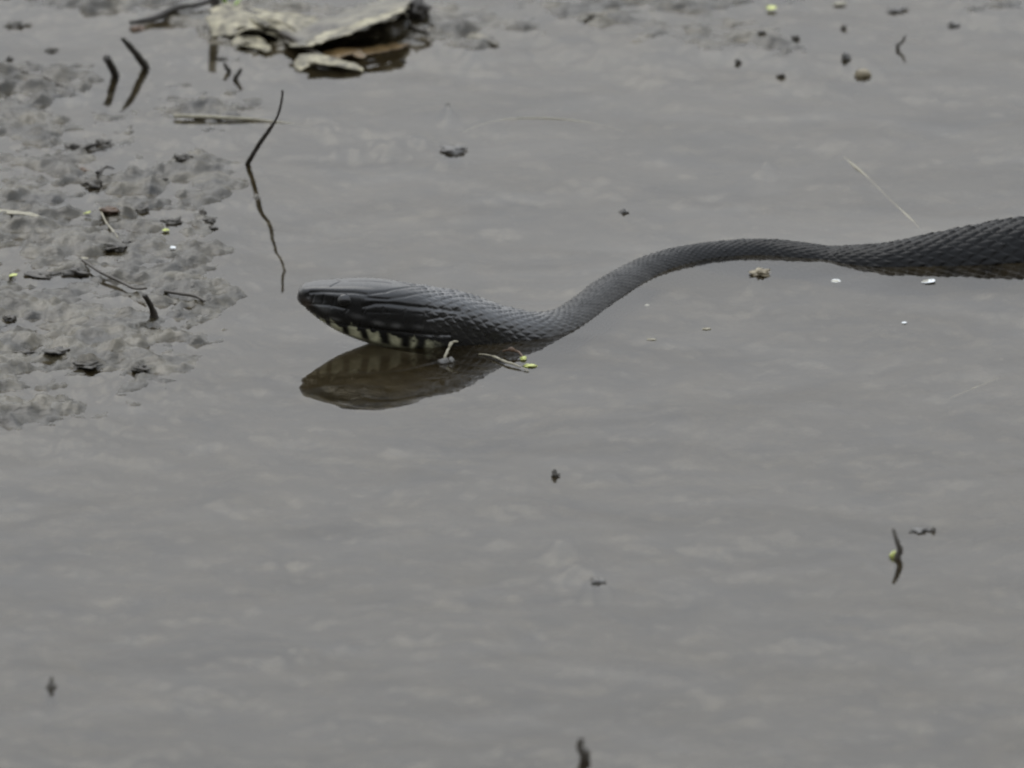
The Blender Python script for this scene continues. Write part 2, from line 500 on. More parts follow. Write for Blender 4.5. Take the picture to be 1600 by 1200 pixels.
Vpos = AX[:, None, :] + SD[:, None, :] * lat[..., None] + NU[:, None, :] * ver[..., None]
groove = np.zeros((nS, NT))
hmask = xs < 780
Hp = Vpos[hmask] / U
lines = [
    ([(571, 459), (592, 455), (612, 449), (640, 441), (656, 440)], 2.2, 1.0),       # edge of the crown plate
    ([(566, 463), (580, 466), (596, 467), (618, 463), (632, 459)], 2.2, 1.0),
    ([(566, 478), (580, 474), (600, 474), (625, 478), (650, 481), (680, 484), (700, 487)], 3.4, 1.3),
    ([(484, 456), (500, 455), (525, 455), (550, 456), (566, 459)], 3.0, 1.3),        # under the brow
    ([(513, 446), (519, 441), (524, 438)], 1.6, 0.8),
    ([(538, 438), (555, 434), (575, 433), (600, 434)], 1.3, 0.5),
    ([(478, 474), (500, 476), (520, 477), (545, 483)], 1.8, 0.7),                   # above the upper lip plates
    ([(476, 481), (492, 492), (515, 502), (545, 508), (580, 513), (620, 519), (655, 524), (690, 524)], 2.4, 1.4),   # mouth
    ([(502, 477), (499, 494)], 1.6, 0.8), ([(522, 478), (519, 501)], 1.6, 0.8), ([(543, 484), (541, 506)], 1.6, 0.8),
    ([(568, 480), (565, 509)], 1.6, 0.8), ([(592, 480), (590, 513)], 1.6, 0.8), ([(620, 483), (619, 517)], 1.6, 0.8),
    ([(645, 485), (648, 522)], 1.6, 0.8), ([(489, 458), (488, 474)], 1.6, 0.8), ([(506, 457), (507, 475)], 1.4, 0.7), ([(522, 457), (524, 475)], 1.4, 0.7),
    ([(572, 488), (600, 488), (640, 490)], 1.4, 0.5), ([(650, 500), (680, 494), (705, 489)], 2.0, 0.8),
]
for line, w, depth in lines:
    P3 = []
    for px, py in line:
        i, j = img_to_phi(px, py)
        P3.append(Vpos[i, j] / U)
    for side in (1, -1):
        Q = [p.copy() for p in P3]
        if side < 0:                                    # mirror across the head's own middle plane
            for q, (px, py) in zip(Q, line):
                i = int(np.argmin(np.abs(xs - px)))
                rel = q - AX[i] / U
                q -= 2 * np.dot(rel, SD[i]) * SD[i]
        dmin = np.full(Hp.shape[:2], 1e9)
        for a, b in zip(Q[:-1], Q[1:]):
            ab = b - a; L2 = np.dot(ab, ab)
            t = np.clip(((Hp - a) @ ab) / L2, 0, 1)
            dmin = np.minimum(dmin, np.linalg.norm(Hp - a - t[..., None] * ab, axis=-1))
        groove[hmask] = np.maximum(groove[hmask], depth * np.exp(-(dmin / w) ** 2))

# overlapping scales: a diamond lattice that grows with the girth, tips toward the tail, each with a keel
ROWS = 27
gaw = np.maximum(HW, 6 * U)
dlen = np.gradient(arc) / (2 * np.pi * gaw / ROWS * 1.8)
ucoord = np.cumsum(dlen)
vv = (PHI / (2 * np.pi) * ROWS)[None, :]
pq1 = ucoord[:, None] + vv; pq2 = ucoord[:, None] - vv
f1 = pq1 - np.floor(pq1); f2 = pq2 - np.floor(pq2)
edge = np.minimum(np.minimum(1 - f1, 1 - f2), 1) 
ramp = 0.5 * (f1 + f2)
keel = np.exp(-((f1 - f2) / 0.13) ** 2) * sstep(0.2, 0.7, ramp)
gap = 1 - sstep(0.0, 0.16, np.minimum(edge, np.minimum(f1, f2) + 0.04))
scale_h = 0.75 * ramp - 0.85 * gap + 0.45 * keel
cell = np.sin(np.floor(pq1) * 12.9898 + np.floor(pq2) * 78.233) * 43758.5453
cell = cell - np.floor(cell)
scale_h = scale_h * (0.45 + 0.9 * cell) + 0.5 * fbm(ucoord[:, None] * 1.0 + 0 * vv, vv + 0 * ucoord[:, None], 2.6, 2, 44)
back = sstep(628, 690, hx + 0.5 * np.abs(ver / U)) * (np.abs((PHI + np.pi) % (2 * np.pi) - np.pi) < R(128))[None, :]
size = (HW / U / 40)[:, None] * np.minimum(1, (xs[:, None] > 0))
calm = 1 - 0.6 * (1 - sstep(800, 900, hx)) * sstep(R(60), R(85), np.abs((PHI + np.pi) % (2 * np.pi) - np.pi))[None, :]
disp = scale_h * back * calm * 1.35 * size * U * np.minimum(1, HW / (20 * U))[:, None] - groove * 1.9 * U
# lip plates swell between their sutures; nostril
i0, j0 = img_to_phi(481, 462)
nos = np.exp(-(np.linalg.norm(Vpos / U - Vpos[i0, j0] / U, axis=-1) / 4.2) ** 2)
disp -= nos * 1.4 * U
nrm = SD[:, None, :] * (lat / HW[:, None] ** 2)[..., None] + NU[:, None, :] * (ver / HH[:, None] ** 2)[..., None]
nrm /= np.maximum(np.linalg.norm(nrm, axis=-1, keepdims=True), 1e-9)
Vfin = Vpos + nrm * disp[..., None]
me = mesh_np('body', Vfin.reshape(-1, 3), grid_quads(nS, NT, True))
# close nose and tail
bm = bmesh.new(); bm.from_mesh(me); bm.verts.ensure_lookup_table()
bm.faces.new([bm.verts[j] for j in range(NT)])
bm.faces.new([bm.verts[(nS - 1) * NT + j] for j in range(NT - 1, -1, -1)])
bmesh.ops.recalc_face_normals(bm, faces=bm.faces)
bm.to_mesh(me); bm.free()
me.polygons.foreach_set('use_smooth', np.full(len(me.polygons), True))
# pigment: black, cream lower lip and chin broken by black bars
vz = ver / U
black = np.array((0.006, 0.0058, 0.0056))
cream = np.array((0.80, 0.78, 0.52))
wob = fbm(hx + 0 * vz, vz + np.abs(lat / U) * 0.5, 14, 3, 5)
cre = sstep(-22, -26.5, vz + 11 * wob) * sstep(480, 500, hx) * (1 - sstep(648, 690, hx + 14 * wob))
bars = np.zeros_like(vz)
for bx, bw, sl in [(503, 3.5, 0.2), (521, 4.6, 0.25), (545, 5.4, 0.3), (571, 6.6, 0.5), (602, 7.5, 0.35), (628, 7.5, 0.25), (650, 9, 0.2)]:
    cx = bx + sl * (-24 - vz)
    bars = np.maximum(bars, np.exp(-(np.abs(hx - cx) / bw) ** 4) * sstep(-47, -38, vz))
belly = sstep(-38, -46, vz) * (hx < 690)
cre = cre * (1 - bars) * (1 - 0.7 * belly) * (0.8 + 0.5 * np.clip(wob, -0.4, 0.4))
cre = cre * (1 - 0.8 * np.clip(groove, 0, 1))
dirt = fbm(hx + 0 * vz, PHI[None, :] * 40 + 0 * vz, 30, 3, 15)
col = black[None, None] * (1 + 0.6 * (cell[..., None] - 0.5) * back[..., None] + 0.5 * dirt[..., None]) * (1 - cre[..., None]) + cream * cre[..., None]
for sx_, sz_, rx_, rz_, am in [(512, -6, 10, 6, 0.05), (590, -6, 8, 3.5, 0.10), (613, -5, 6, 4, 0.09), (531, -16, 7, 3, 0.10), (500, -3, 9, 3, 0.05), (560, -2, 10, 4, 0.05), (640, -2, 9, 3, 0.05)]:
    sp_ = np.exp(-((hx - sx_) / rx_) ** 2 - ((vz - sz_) / rz_) ** 2)[..., None]          # greyer middles of the lip plates, their highlights put into the colour
    col = col + sp_ * am * np.array((1, 0.98, 0.92))
brownlip = np.exp(-(np.hypot(hx - 478, vz + 9) / 10) ** 2)[..., None]
col = col * (1 - 0.5 * brownlip) + np.array((0.07, 0.045, 0.028)) * 0.5 * brownlip
ca = me.color_attributes.new('pigment', 'FLOAT_COLOR', 'POINT')
wet = 0.45 + 0.55 * sstep(620, 670, xs) - 0.85 * sstep(790, 910, xs) - 0.12 * sstep(1000, 1350, xs)
rgba = np.concatenate([np.clip(col, 0, 1), np.repeat(wet[:, None, None], NT, 1)], -1)
ca.data.foreach_set('color', rgba.astype(np.float32).ravel())
snake = bpy.data.objects.new('snake', None)
COL.objects.link(snake)
snake.location = P(620, 535)
tag(snake, 'black snake with cream chin holding its head up while swimming through shallow water', 'snake')


def adopt(o, parent):
    o.parent = parent
    o.matrix_parent_inverse = parent.matrix_basis.inverted()
    return o


adopt(link('body', me, SKIN), snake)
bpy.context.view_layer.update()
# eyes, seated under the brow on both sides
i, j = img_to_phi(538, 470)
for side in (1, -1):
    c = AX[i] + SD[i] * (side * (lat[i, j] - 5.0 * U)) + NU[i] * ver[i, j]
    bm = bmesh.new()
    bmesh.ops.create_uvsphere(bm, u_segments=28, v_segments=18, radius=1)
    for v in bm.verts:
        v.co = Vector((v.co.x * 13 * U, v.co.y * 10.5 * U, v.co.z * 11.5 * U)) + Vector(c)
    m2 = bpy.data.meshes.new('eye'); bm.to_mesh(m2); bm.free()
    m2.polygons.foreach_set('use_smooth', np.full(len(m2.polygons), True))
    eo = adopt(link('eye', m2, EYE), snake)
    eo['label'] = 'round glossy black eye'


# ------------------------------------------------------------------ builders for the litter
def empty(name, loc):
    o = bpy.data.objects.new(name, None)
    COL.objects.link(o)
    o.location = loc
    bpy.context.view_layer.update()
    return o


def tube_mesh(name, pts, radii, sides=10, rough=0.12, sub=5, seed=0):
    """A tapering, slightly knotty stem through the points."""
    pts = [Vector(p) for p in pts]
    fine_p, fine_r = [], []
    n = len(pts)
    for i in range(n - 1):
        p0, p1, p2, p3 = pts[max(i - 1, 0)], pts[i], pts[i + 1], pts[min(i + 2, n - 1)]
        for k in range(sub):
            t = k / sub
            fine_p.append(0.5 * ((2 * p1) + (p2 - p0) * t + (2 * p0 - 5 * p1 + 4 * p2 - p3) * t * t + (3 * p1 - p0 - 3 * p2 + p3) * t ** 3))
            fine_r.append(radii[i] * (1 - t) + radii[i + 1] * t)
    fine_p.append(pts[-1]); fine_r.append(radii[-1])
    bm = bmesh.new()
    rings = []
    prev = None
    for i, (p, r) in enumerate(zip(fine_p, fine_r)):
        t = (fine_p[min(i + 1, len(fine_p) - 1)] - fine_p[max(i - 1, 0)]).normalized()
        a = prev - t * prev.dot(t) if prev is not None else t.orthogonal()
        a.normalize(); prev = a
        b = t.cross(a)
        ring = []
        for k in range(sides):
            an = 2 * math.pi * k / sides
            d = a * math.cos(an) + b * math.sin(an)
            q = (p + d * r) * 900 + Vector((seed * 3.1, 0, 0))
            rr = r * (1 + rough * 2 * mnoise.noise(q) + rough * mnoise.noise(q * 0.35))
            ring.append(bm.verts.new(p + d * rr))
        rings.append(ring)
    for A, B in zip(rings[:-1], rings[1:]):
        for k in range(sides):
            bm.faces.new((A[k], A[(k + 1) % sides], B[(k + 1) % sides], B[k]))
    bm.faces.new(rings[0][::-1]); bm.faces.new(rings[-1])
    me = bpy.data.meshes.new(name); bm.to_mesh(me); bm.free()
    me.polygons.foreach_set('use_smooth', np.full(len(me.polygons), True))
    return me


def rise(px, py, dx, up, toward):
    """A point dx px right, up px high and toward px nearer than the plan position."""
    b = P(px, py)
    return b + Vector((dx * U, -toward * U, up * U))


def stem(name, label, cat, pts, radii, mat, group=None, **kw):
    o = link(name, tube_mesh(name, pts, [r * U for r in radii], **kw), mat)
    return tag(o, label, cat, group)


def lump_mesh(name, loc, sx, sy, sz, seed, rough=0.35, sub=3, freq=1.6):
    bm = bmesh.new()
    bmesh.ops.create_icosphere(bm, subdivisions=sub, radius=1)
    for v in bm.verts:
        n = mnoise.noise(v.co * freq + Vector((seed * 5.3, seed, 0))) + 0.5 * mnoise.noise(v.co * freq * 2.3 + Vector((0, seed * 2.2, 9)))
        k = 1 + rough * n * 1.6
        v.co = Vector((v.co.x * sx * k, v.co.y * sy * k, v.co.z * sz * k)) * U + loc
    me = bpy.data.meshes.new(name); bm.to_mesh(me); bm.free()
    me.polygons.foreach_set('use_smooth', np.full(len(me.polygons), True))
    return me


def lump(name, label, cat, px, py, sx, sz, mat, seed, sy=None, sink=0.35, group=None, rough=0.5, on_bed=False):
    p = P(px, py)
    base = gz(p) if on_bed else max(gz(p), 0.0)
    c = Vector((p.x, p.y, base + sz * U * (1 - 2 * sink)))
    # keep the lump's foot where the plan says it stands
    o = link(name, lump_mesh(name, c, sx, sy or sx * 0.9, sz, seed, rough), mat)
    return tag(o, label, cat, group)


def blade_mesh(name, spine, half, mat_thick=0.25, curl=0.0, crumple=1.0, nu=26, nv=12, seed=0, side=None, ragged=0.12, droop=None):
    """A leaf blade: a spine of points, half widths (px) along it, edges curling up by curl (px), crumpled, with thickness."""
    spine = [Vector(p) for p in spine]
    n = len(spine)
    top = []
    for i in range(nu):
        t = i / (nu - 1) * (n - 1)
        k = min(int(t), n - 2); f = t - k
        p0, p1, p2, p3 = spine[max(k - 1, 0)], spine[k], spine[k + 1], spine[min(k + 2, n - 1)]
        c = 0.5 * ((2 * p1) + (p2 - p0) * f + (2 * p0 - 5 * p1 + 4 * p2 - p3) * f * f + (3 * p1 - p0 - 3 * p2 + p3) * f ** 3)
        tg = (p2 - p1); tg.z = 0; tg.normalize()
        sd = Vector((tg.y, -tg.x, 0)) if side is None else Vector(side)
        h = half[k] * (1 - f) + half[k + 1] * f
        row = []
        for j in range(nv):
            v = j / (nv - 1) * 2 - 1
            rg = 1 + ragged * mnoise.noise(Vector((t * 3.3 + seed, (1 if v > 0 else -1) * 4, seed))) + 0.5 * ragged * mnoise.noise(Vector((t * 9 + seed, v * 2, seed)))
            p = c + sd * (v * h * rg * U)
            cz = (curl if not isinstance(curl, tuple) else (curl[0] if v < 0 else curl[1])) * abs(v) ** 2
            q = p * 55 + Vector((seed, 0, 0))
            p = p + Vector((0, 0, (cz + crumple * 5 * (mnoise.noise(q) + 0.6 * mnoise.noise(q * 2.7))) * U))
            row.append(p)
        top.append(row)
    bm = bmesh.new()
    A = [[bm.verts.new(p) for p in r] for r in top]
    B = [[bm.verts.new(p - Vector((0, 0, mat_thick * 0.001))) for p in r] for r in top]
    for i in range(nu - 1):
        for j in range(nv - 1):
            bm.faces.new((A[i][j], A[i + 1][j], A[i + 1][j + 1], A[i][j + 1]))
            bm.faces.new((B[i][j], B[i][j + 1], B[i + 1][j + 1], B[i + 1][j]))
    for i in range(nu - 1):
        bm.faces.new((A[i][0], B[i][0], B[i + 1][0], A[i + 1][0]))
        bm.faces.new((A[i][-1], A[i + 1][-1], B[i + 1][-1], B[i][-1]))
    for j in range(nv - 1):
        bm.faces.new((A[0][j], A[0][j + 1], B[0][j + 1], B[0][j]))
        bm.faces.new((A[-1][j], B[-1][j], B[-1][j + 1], A[-1][j + 1]))
    bmesh.ops.recalc_face_normals(bm, faces=bm.faces)
    me = bpy.data.meshes.new(name); bm.to_mesh(me); bm.free()
    me.polygons.foreach_set('use_smooth', np.full(len(me.polygons), True))
    return me


def Ph(px, py, up):
    p = P(px, py)
    return Vector((p.x, p.y, max(gz(p), 0) + up * U))


# ------------------------------------------------------------------ twigs that stand in the water
def leaning(name, label, base, prof, radii, mat, cat='twig', deep=30, **kw):
    """prof: (px right of the base, px the point rises in the picture, px its mirror image drops)."""
    pts = []
    a0 = prof[0]
    pts.append(rise(base[0], base[1], -a0[0] * 0.6, -deep, 0))
    pts.append(rise(base[0], base[1], 0, 0, 0))
    for dx, a, b in prof:
        pts.append(rise(base[0], base[1], dx, (a + b) / 2 / CE, (b - a) / 2 / SE))
    return stem(name, label, cat, pts, radii, mat, **kw)


leaning('twig', 'long thin bent twig leaning out of the water in front of the snake nose', (387, 257),
        [(9, 16, 28), (18, 30, 56), (33, 50, 93), (50, 75, 140), (58, 100, 186), (60, 117, 216)],
        [4, 4, 3.9, 3.8, 3.5, 2.0, 1.9, 1.7], BARK, seed=3)
leaning('broken_twig', 'shorter thick dark stub of a standing pair, with a blunt top', (180, 119),
        [(-5, 14, 22), (-13, 29, 50)], [7.5, 7, 6.2, 6.4], BARK, seed=5)
leaning('broken_twig', 'longer slanting dark stub of a standing pair, tapering to a thin tip', (228, 106),
        [(-10, 15, 24), (-24, 33, 52), (-38, 48, 76)], [7, 7, 6.4, 5.4, 3], BARK, seed=8)
leaning('broken_twig', 'tiny dark peg beside the dead leaf, leaning to the left', (358, 112), [(-4, 6, 7), (-8, 14, 14)], [4.5, 4.2, 3.6, 2.6], BARK, seed=9)
leaning('broken_twig', 'tiny dark peg beside the dead leaf, leaning to the right', (368, 124), [(4, 8, 8), (10, 18, 18)], [5, 4.8, 3.8, 2.6], BARK, seed=10)
leaning('broken_twig', 'dark peg rising from a mud foot at the edge of the lumpy mud bank', (242, 500), [(-3, 14, 16), (-9, 28, 34), (-16, 39, 50)], [8, 8, 5, 4.2, 4.2], BARK, seed=12)
stem('thin_twig', 'thin brown twig lying over the mud bank and ending at a dark peg', 'twig',
     [Ph(125, 408, 5), Ph(155, 432, 7), Ph(185, 445, 7), Ph(210, 458, 8), Ph(228, 464, 12)], [1.8, 2.4, 2.6, 2.2, 2], STEMD, seed=13)
stem('fallen_stick', 'long dark stick lying on the mud up against a dark post', 'stick',
     [Ph(203, 40, 5), Ph(222, 38, 6), Ph(246, 33, 7), Ph(275, 25, 8), Ph(305, 16, 9), Ph(332, 9, 10)], [3, 5, 6, 5.5, 4.5, 4.5], BARK, seed=14)
leaning('post', 'dark upright post beside the pale dead leaf and its green sprout', (337, 24), [(0, 15, 15), (-2, 40, 38), (-4, 90, 88)], [9, 9, 8, 8, 7], BARK, cat='post', seed=15)
leaning('broken_twig', 'crooked yellowish stub with dark tip standing alone in the open water', (1402, 872), [(4, 12, 12), (0, 24, 24), (-6, 44, 38)], [5, 5, 5, 3.6, 2.4], STEMD, seed=16)
leaning('broken_twig', 'knobbly dark stub standing alone far from the snake in open water', (914, 1186), [(0, 8, 8), (-8, 18, 18), (-4, 30, 30)], [8, 8, 8, 5, 4], STEMD, seed=17)
leaning('broken_twig', 'tiny grey spike with a broad foot in the open water', (80, 1074), [(0, 5, 5), (1, 16, 14)], [9, 8, 4, 1.5], STEMD, seed=18)
leaning('broken_twig', 'forked little dark twig tip near the tan pebble', (1403, 76), [(0, 6, 6), (8, 12, 12), (12, 22, 22)], [3.5, 3.5, 3, 2.2, 1.6], BARK, seed=19)

# thin stems lying in the water
stem('grass_stem', 'pale curved grass stem lying in the water beyond the snake', 'grass stem',
     [P(722, 208, -0.001), P(750, 196, -0.0006), P(785, 188, -0.0003), P(830, 185, -0.0001), P(880, 187, -0.0001), P(930, 194, -0.0004), P(975, 206, -0.0008)], [1.2, 1.5, 1.8, 2.0, 1.8, 1.6, 1.0], STRAW, seed=21)
stem('grass_stem', 'pale straight straw slanting down to the thick part of the snake body', 'grass stem',
     [P(1318, 246, -0.0008), P(1340, 264, 0.0), P(1362, 284, -0.0006), P(1392, 314, -0.0006), P(1420, 340, 0.0), P(1437, 358, -0.0005)], [2.4, 2.6, 2.0, 1.8, 2.0, 1.6], STRAW, seed=22)
stem('grass_stem', 'pale stem lying flat in the water crossing behind the leaning twig', 'grass stem',
     [P(272, 181, 0.0012), P(300, 182, 0.0012), P(350, 184, 0.0010), P(400, 187, 0.0004), P(450, 193, -0.0002), P(490, 200, -0.001)], [3.2, 3.4, 3.0, 2.6, 2.0, 1.2], STRAW, seed=23)
stem('grass_stem', 'faint straw lying in the water near the crooked yellowish stub', 'grass stem',
     [P(1485, 622, -0.0012), P(1520, 608, -0.0003), P(1560, 592, -0.0008)], [1.4, 1.6, 1.2], STRAW, seed=24)
stem('grass_stem', 'pale straw stem lying across the lumpy mud bank', 'grass stem',
     [Ph(156, 337, 3), Ph(165, 350, 4), Ph(176, 364, 4), Ph(184, 377, 3)], [1.6, 1.8, 1.8, 1.2], STRAW, seed=25)
stem('grass_stem', 'short dark stem lying at the mud bank edge past the dark peg', 'grass stem',
     [Ph(258, 462, 2), Ph(280, 467, 4), Ph(305, 474, 4), Ph(320, 480, 2)], [2.4, 2.8, 2.6, 1.6], STEMD, seed=26)
stem('grass_stem', 'curved thin dark stem in the far corner of the mud near the two stubs', 'grass stem',
     [Ph(8, 109, 3), Ph(22, 111, 4), Ph(40, 118, 3), Ph(70, 124, 2), Ph(98, 140, 1.5)], [1.6, 2.0, 2.2, 1.8, 1.4], STEMD, seed=27)
stem('grass_stem', 'short dark twiglet lying in the water beside the leaf tip', 'grass stem',
     [Ph(640, 50, 4), Ph(655, 54, 3), Ph(672, 58, 2)], [2.4, 2.6, 1.4], STEMD, seed=28)

# ------------------------------------------------------------------ dead leaves
def back_of(px, py, up, depth):
    p = Ph(px, py, up)
    return Vector((p.x, p.y + depth * U, up * U))


lf = empty('dead_leaf', P(520, 70))
tag(lf, 'large wet brown dead leaf with its pale edge lifted over a dark hollow', 'leaf')
adopt(link('blade', blade_mesh('blade', [back_of(440, 82, 9, 90), back_of(472, 88, 14, 105), back_of(510, 86, 27, 120), back_of(560, 76, 34, 120), back_of(610, 63, 38, 115), back_of(638, 48, 40, 80)],
                               [60, 108, 120, 120, 116, 60], curl=(-34, 2), crumple=1.3, nu=64, nv=34, seed=2.2, side=(0.05, -1, 0), ragged=0.14), LEAF), lf)
adopt(link('leaf_rim', blade_mesh('leaf_rim', [back_of(452, 86, 13, 0), back_of(480, 88, 19, 2), back_of(510, 86, 31, 4), back_of(560, 76, 38, 4), back_of(610, 63, 42, 4), back_of(636, 48, 44, 4)],
                                 [5, 16, 22, 15, 12, 4], curl=2, crumple=1.0, nu=44, nv=8, seed=5.2, ragged=0.5), LEAFP), lf)
adopt(link('lower_flap', blade_mesh('lower_flap', [back_of(486, 94, 2, 0), back_of(530, 89, 2, 0), back_of(570, 83, 2, 0), back_of(610, 75, 2, 0), back_of(637, 66, 2, 0)],
                                 [6, 18, 20, 18, 8], curl=1, crumple=0.5, nu=40, nv=10, seed=7.2, ragged=0.4), LEAFB), lf)
adopt(link('midrib', tube_mesh('midrib', [Ph(418, 58, 10), Ph(440, 66, 16), Ph(470, 80, 14), Ph(500, 95, 9), Ph(530, 105, 4)], [r * U for r in (2.5, 4.5, 5, 4.5, 2)], rough=0.2, seed=32), STEMD), lf)
lf = empty('dead_leaf', P(400, 50))
tag(lf, 'pale crumpled dead leaf piled beside the dark post under the green sprout', 'leaf')
adopt(link('blade', blade_mesh('blade', [Ph(356, 62, 3), Ph(385, 50, 9), Ph(420, 46, 12), Ph(455, 54, 11), Ph(484, 70, 5)], [30, 75, 90, 70, 20],
                               curl=3, crumple=2.4, nu=48, nv=26, seed=6.1, ragged=0.4), LEAFP), lf)
adopt(link('midrib', tube_mesh('midrib', [Ph(366, 56, 8), Ph(400, 47, 16), Ph(440, 50, 17), Ph(468, 60, 10)], [r * U for r in (1.5, 2.4, 2.2, 1.2)], seed=33), LEAFP), lf)
o = link('dead_leaf', blade_mesh('dead_leaf', [Ph(466, 108, 2), Ph(485, 104, 12), Ph(515, 106, 9), Ph(545, 110, 5), Ph(566, 113, 1)], [12, 26, 22, 18, 5], curl=4, crumple=0.9, nu=24, nv=10, seed=9.4), LEAFP)
tag(o, 'small cream dead leaf scrap at the water edge below the big brown leaf', 'leaf')
o = link('dead_leaf', blade_mesh('dead_leaf', [Ph(508, 96, 1), Ph(525, 92, 7), Ph(548, 90, 8), Ph(568, 94, 2)], [14, 26, 24, 8], curl=2, crumple=0.8, nu=20, nv=10, seed=12.4), LEAFB)
tag(o, 'small rusty brown leaf scrap under the lifted edge of the big leaf', 'leaf')
o = link('dead_leaf', blade_mesh('dead_leaf', [Ph(366, 72, 2), Ph(385, 70, 7), Ph(405, 76, 4), Ph(416, 82, 1)], [12, 26, 20, 6], curl=3, crumple=1.0, nu=20, nv=10, seed=14.1), LEAFP)
tag(o, 'small pale leaf flake lying on mud near the two tiny dark pegs', 'leaf')
o = link('dead_leaf', blade_mesh('dead_leaf', [Ph(600, 8, 2), Ph(616, 4, 12), Ph(634, 14, 24), Ph(640, 44, 6)], [14, 24, 20, 8], curl=4, crumple=0.9, nu=20, nv=10, seed=15.1), LEAFP)
tag(o, 'narrow pale leaf strip folded over beside the black mossy clump', 'leaf')
o = link('dead_leaf', blade_mesh('dead_leaf', [Ph(730, 63, 1), Ph(742, 62, 5), Ph(760, 66, 5), Ph(778, 72, 1)], [5, 12, 10, 3], curl=3, crumple=0.9, nu=16, nv=8, seed=16.1), LEAF)
tag(o, 'small curled pale leaf bit on the wet mud right of the black mossy clump', 'leaf')
o = link('dead_leaf', blade_mesh('dead_leaf', [Ph(908, 33, 1), Ph(922, 28, 5), Ph(945, 33, 2)], [6, 14, 6], curl=3, crumple=0.9, nu=16, nv=8, seed=17.1), LEAF)
tag(o, 'flat little pale leaf bit alone on the far mud shelf', 'leaf')
o = link('dead_leaf', blade_mesh('dead_leaf', [Ph(-6, 335, 1), Ph(15, 338, 5), Ph(40, 346, 4), Ph(62, 352, 1)], [6, 10, 8, 3], curl=2, crumple=0.6, nu=16, nv=8, seed=18.1), STRAW)
tag(o, 'thin straw coloured leaf strip lying among the lumps of the mud bank', 'leaf')
lf = empty('sprout', P(358, 18))
tag(lf, 'fresh green two leaved sprout between the dark post and the pale leaf', 'sprout')
adopt(link('stalk', tube_mesh('stalk', [Ph(358, 30, 0), Ph(357, 26, 8), Ph(356, 22, 14)], [1.4 * U, 1.4 * U, 1.2 * U], seed=35), GREEN), lf)
adopt(link('leaflet', blade_mesh('leaflet', [Ph(356, 22, 13), Ph(351, 22, 22), Ph(346, 22, 34)], [2, 5, 1], curl=1, crumple=0.1, nu=10, nv=6, ragged=0.05, side=(0.9, -0.4, 0)), GREEN), lf)
adopt(link('leaflet', blade_mesh('leaflet', [Ph(357, 22, 12), Ph(366, 25, 17), Ph(376, 25, 21)], [2, 12, 2], curl=1, crumple=0.1, nu=10, nv=6, ragged=0.05), GREEN), lf)

# ------------------------------------------------------------------ lumps, stones, flakes
G = 'dark clods on the mud bank'  # lumps standing in for shadows and hollows as well as dark bits
for k, (px, py, sx, sz, mat, lab) in enumerate([
        (128, 232, 22, 9, CLOD, 'wide dark clod standing in a puddle below the two stubs'),
        (160, 226, 14, 8, CLOD, 'dark clod joined to the right end of the widest clod'),
        (147, 290, 14, 9, CLOD, 'round dark clod with a stalk on its top, near the rusty litter piece'),
        (170, 338, 13, 6, BROWN, 'reddish brown clod at the top of the pale straw on the bank'),
        (273, 347, 13, 7, CLOD, 'dark clod near the tip of the bank, left of a close trio'),
        (316, 337, 5, 8, CLOD, 'tall narrow clod, highest of the close trio'),
        (328, 346, 9, 6, CLOD, 'rounded dark clod, widest of the close trio'),
        (330, 357, 6, 3, CLOD, 'flat small clod, lowest of the close trio'),
        (124, 268, 13, 5, BROWN, 'rusty brown litter piece between two dark clods'),
        (180, 391, 15, 6, CLOD, 'dark clod on the bank just above the thin brown twig'),
        (118, 426, 18, 7, CLOD, 'dull brown clod at the upper end of the thin brown twig'),
        (196, 380, 8, 4, CLOD, 'small clod at the lower end of the pale straw'),
        (15, 93, 6, 5, CLOD, 'lone small dark clod in the far corner puddle'),
        (80, 80, 9, 5, CLOD, 'grey clod alone in the smooth puddle left of the two stubs'),
        (27, 40, 16, 6, CLOD, 'dark clod at the far corner under the smooth mud swell'),
        (38, 118, 6, 5, CLOD, 'small clod on the thin curved stem in the corner'),
        (39, 133, 7, 5, BROWN, 'rusty nub just below the thin curved stem in the corner'),
        (40, 556, 14, 5, CLOD, 'dark clod at the near edge of the bank, leftmost of a row'),
        (92, 559, 14, 4, CLOD, 'flat dark clod at the near edge of the bank, middle of a row'),
        (135, 575, 18, 4, CLOD, 'long low clod at the near edge of the bank, below the row'),
        (220, 581, 11, 5, CLOD, 'clod alone in water under the reflection of the peg'),
        (15, 500, 8, 6, CLOD, 'small upright clod left on the smooth part of the bank'),
        (65, 430, 20, 4, CLOD, 'long flat olive clod left of the dull brown clod'),
        (222, 330, 9, 5, CLOD, 'grey clod midway between the reddish clod and the close trio'),
        (284, 258, 12, 6, CLOD, 'soft grey clod in the water left of the leaning twig foot'),
        (212, 46, 11, 6, BROWN, 'rusty fleck below the free end of the long stick'),
        (348, 92, 8, 3, CLOD, 'flat dark fleck just above the two tiny pegs'),
        (240, 285, 14, 5, CLOD, 'low grey clod to the right of the stalked clod'),
]):
    lump('clod', lab, 'clod', px, py, sx, sz * 0.75, mat, k + 1, group=G, sink=0.42, rough=0.75)
stem('clod_stalk', 'short dark root curling off the round stalked clod', 'root', [Ph(152, 285, 6), Ph(158, 276, 10), Ph(166, 270, 10), Ph(178, 268, 5)], [3.5, 3, 2, 1.2], BARK, seed=41)
cl = [link('mossy_clump', lump_mesh('mossy_clump', Ph(648, 38, 7), 21, 26, 15, 77, 0.6), BARK)]
tag(cl[0], 'black mossy clump at the right end of the big leaf', 'clump')
lump('seed_husk', 'small yellowish seed husk at the foot of the crooked stub', 'seed', 1396, 870, 6, 6, YGREEN, 71, rough=0.3)
G = 'specks in the far water'
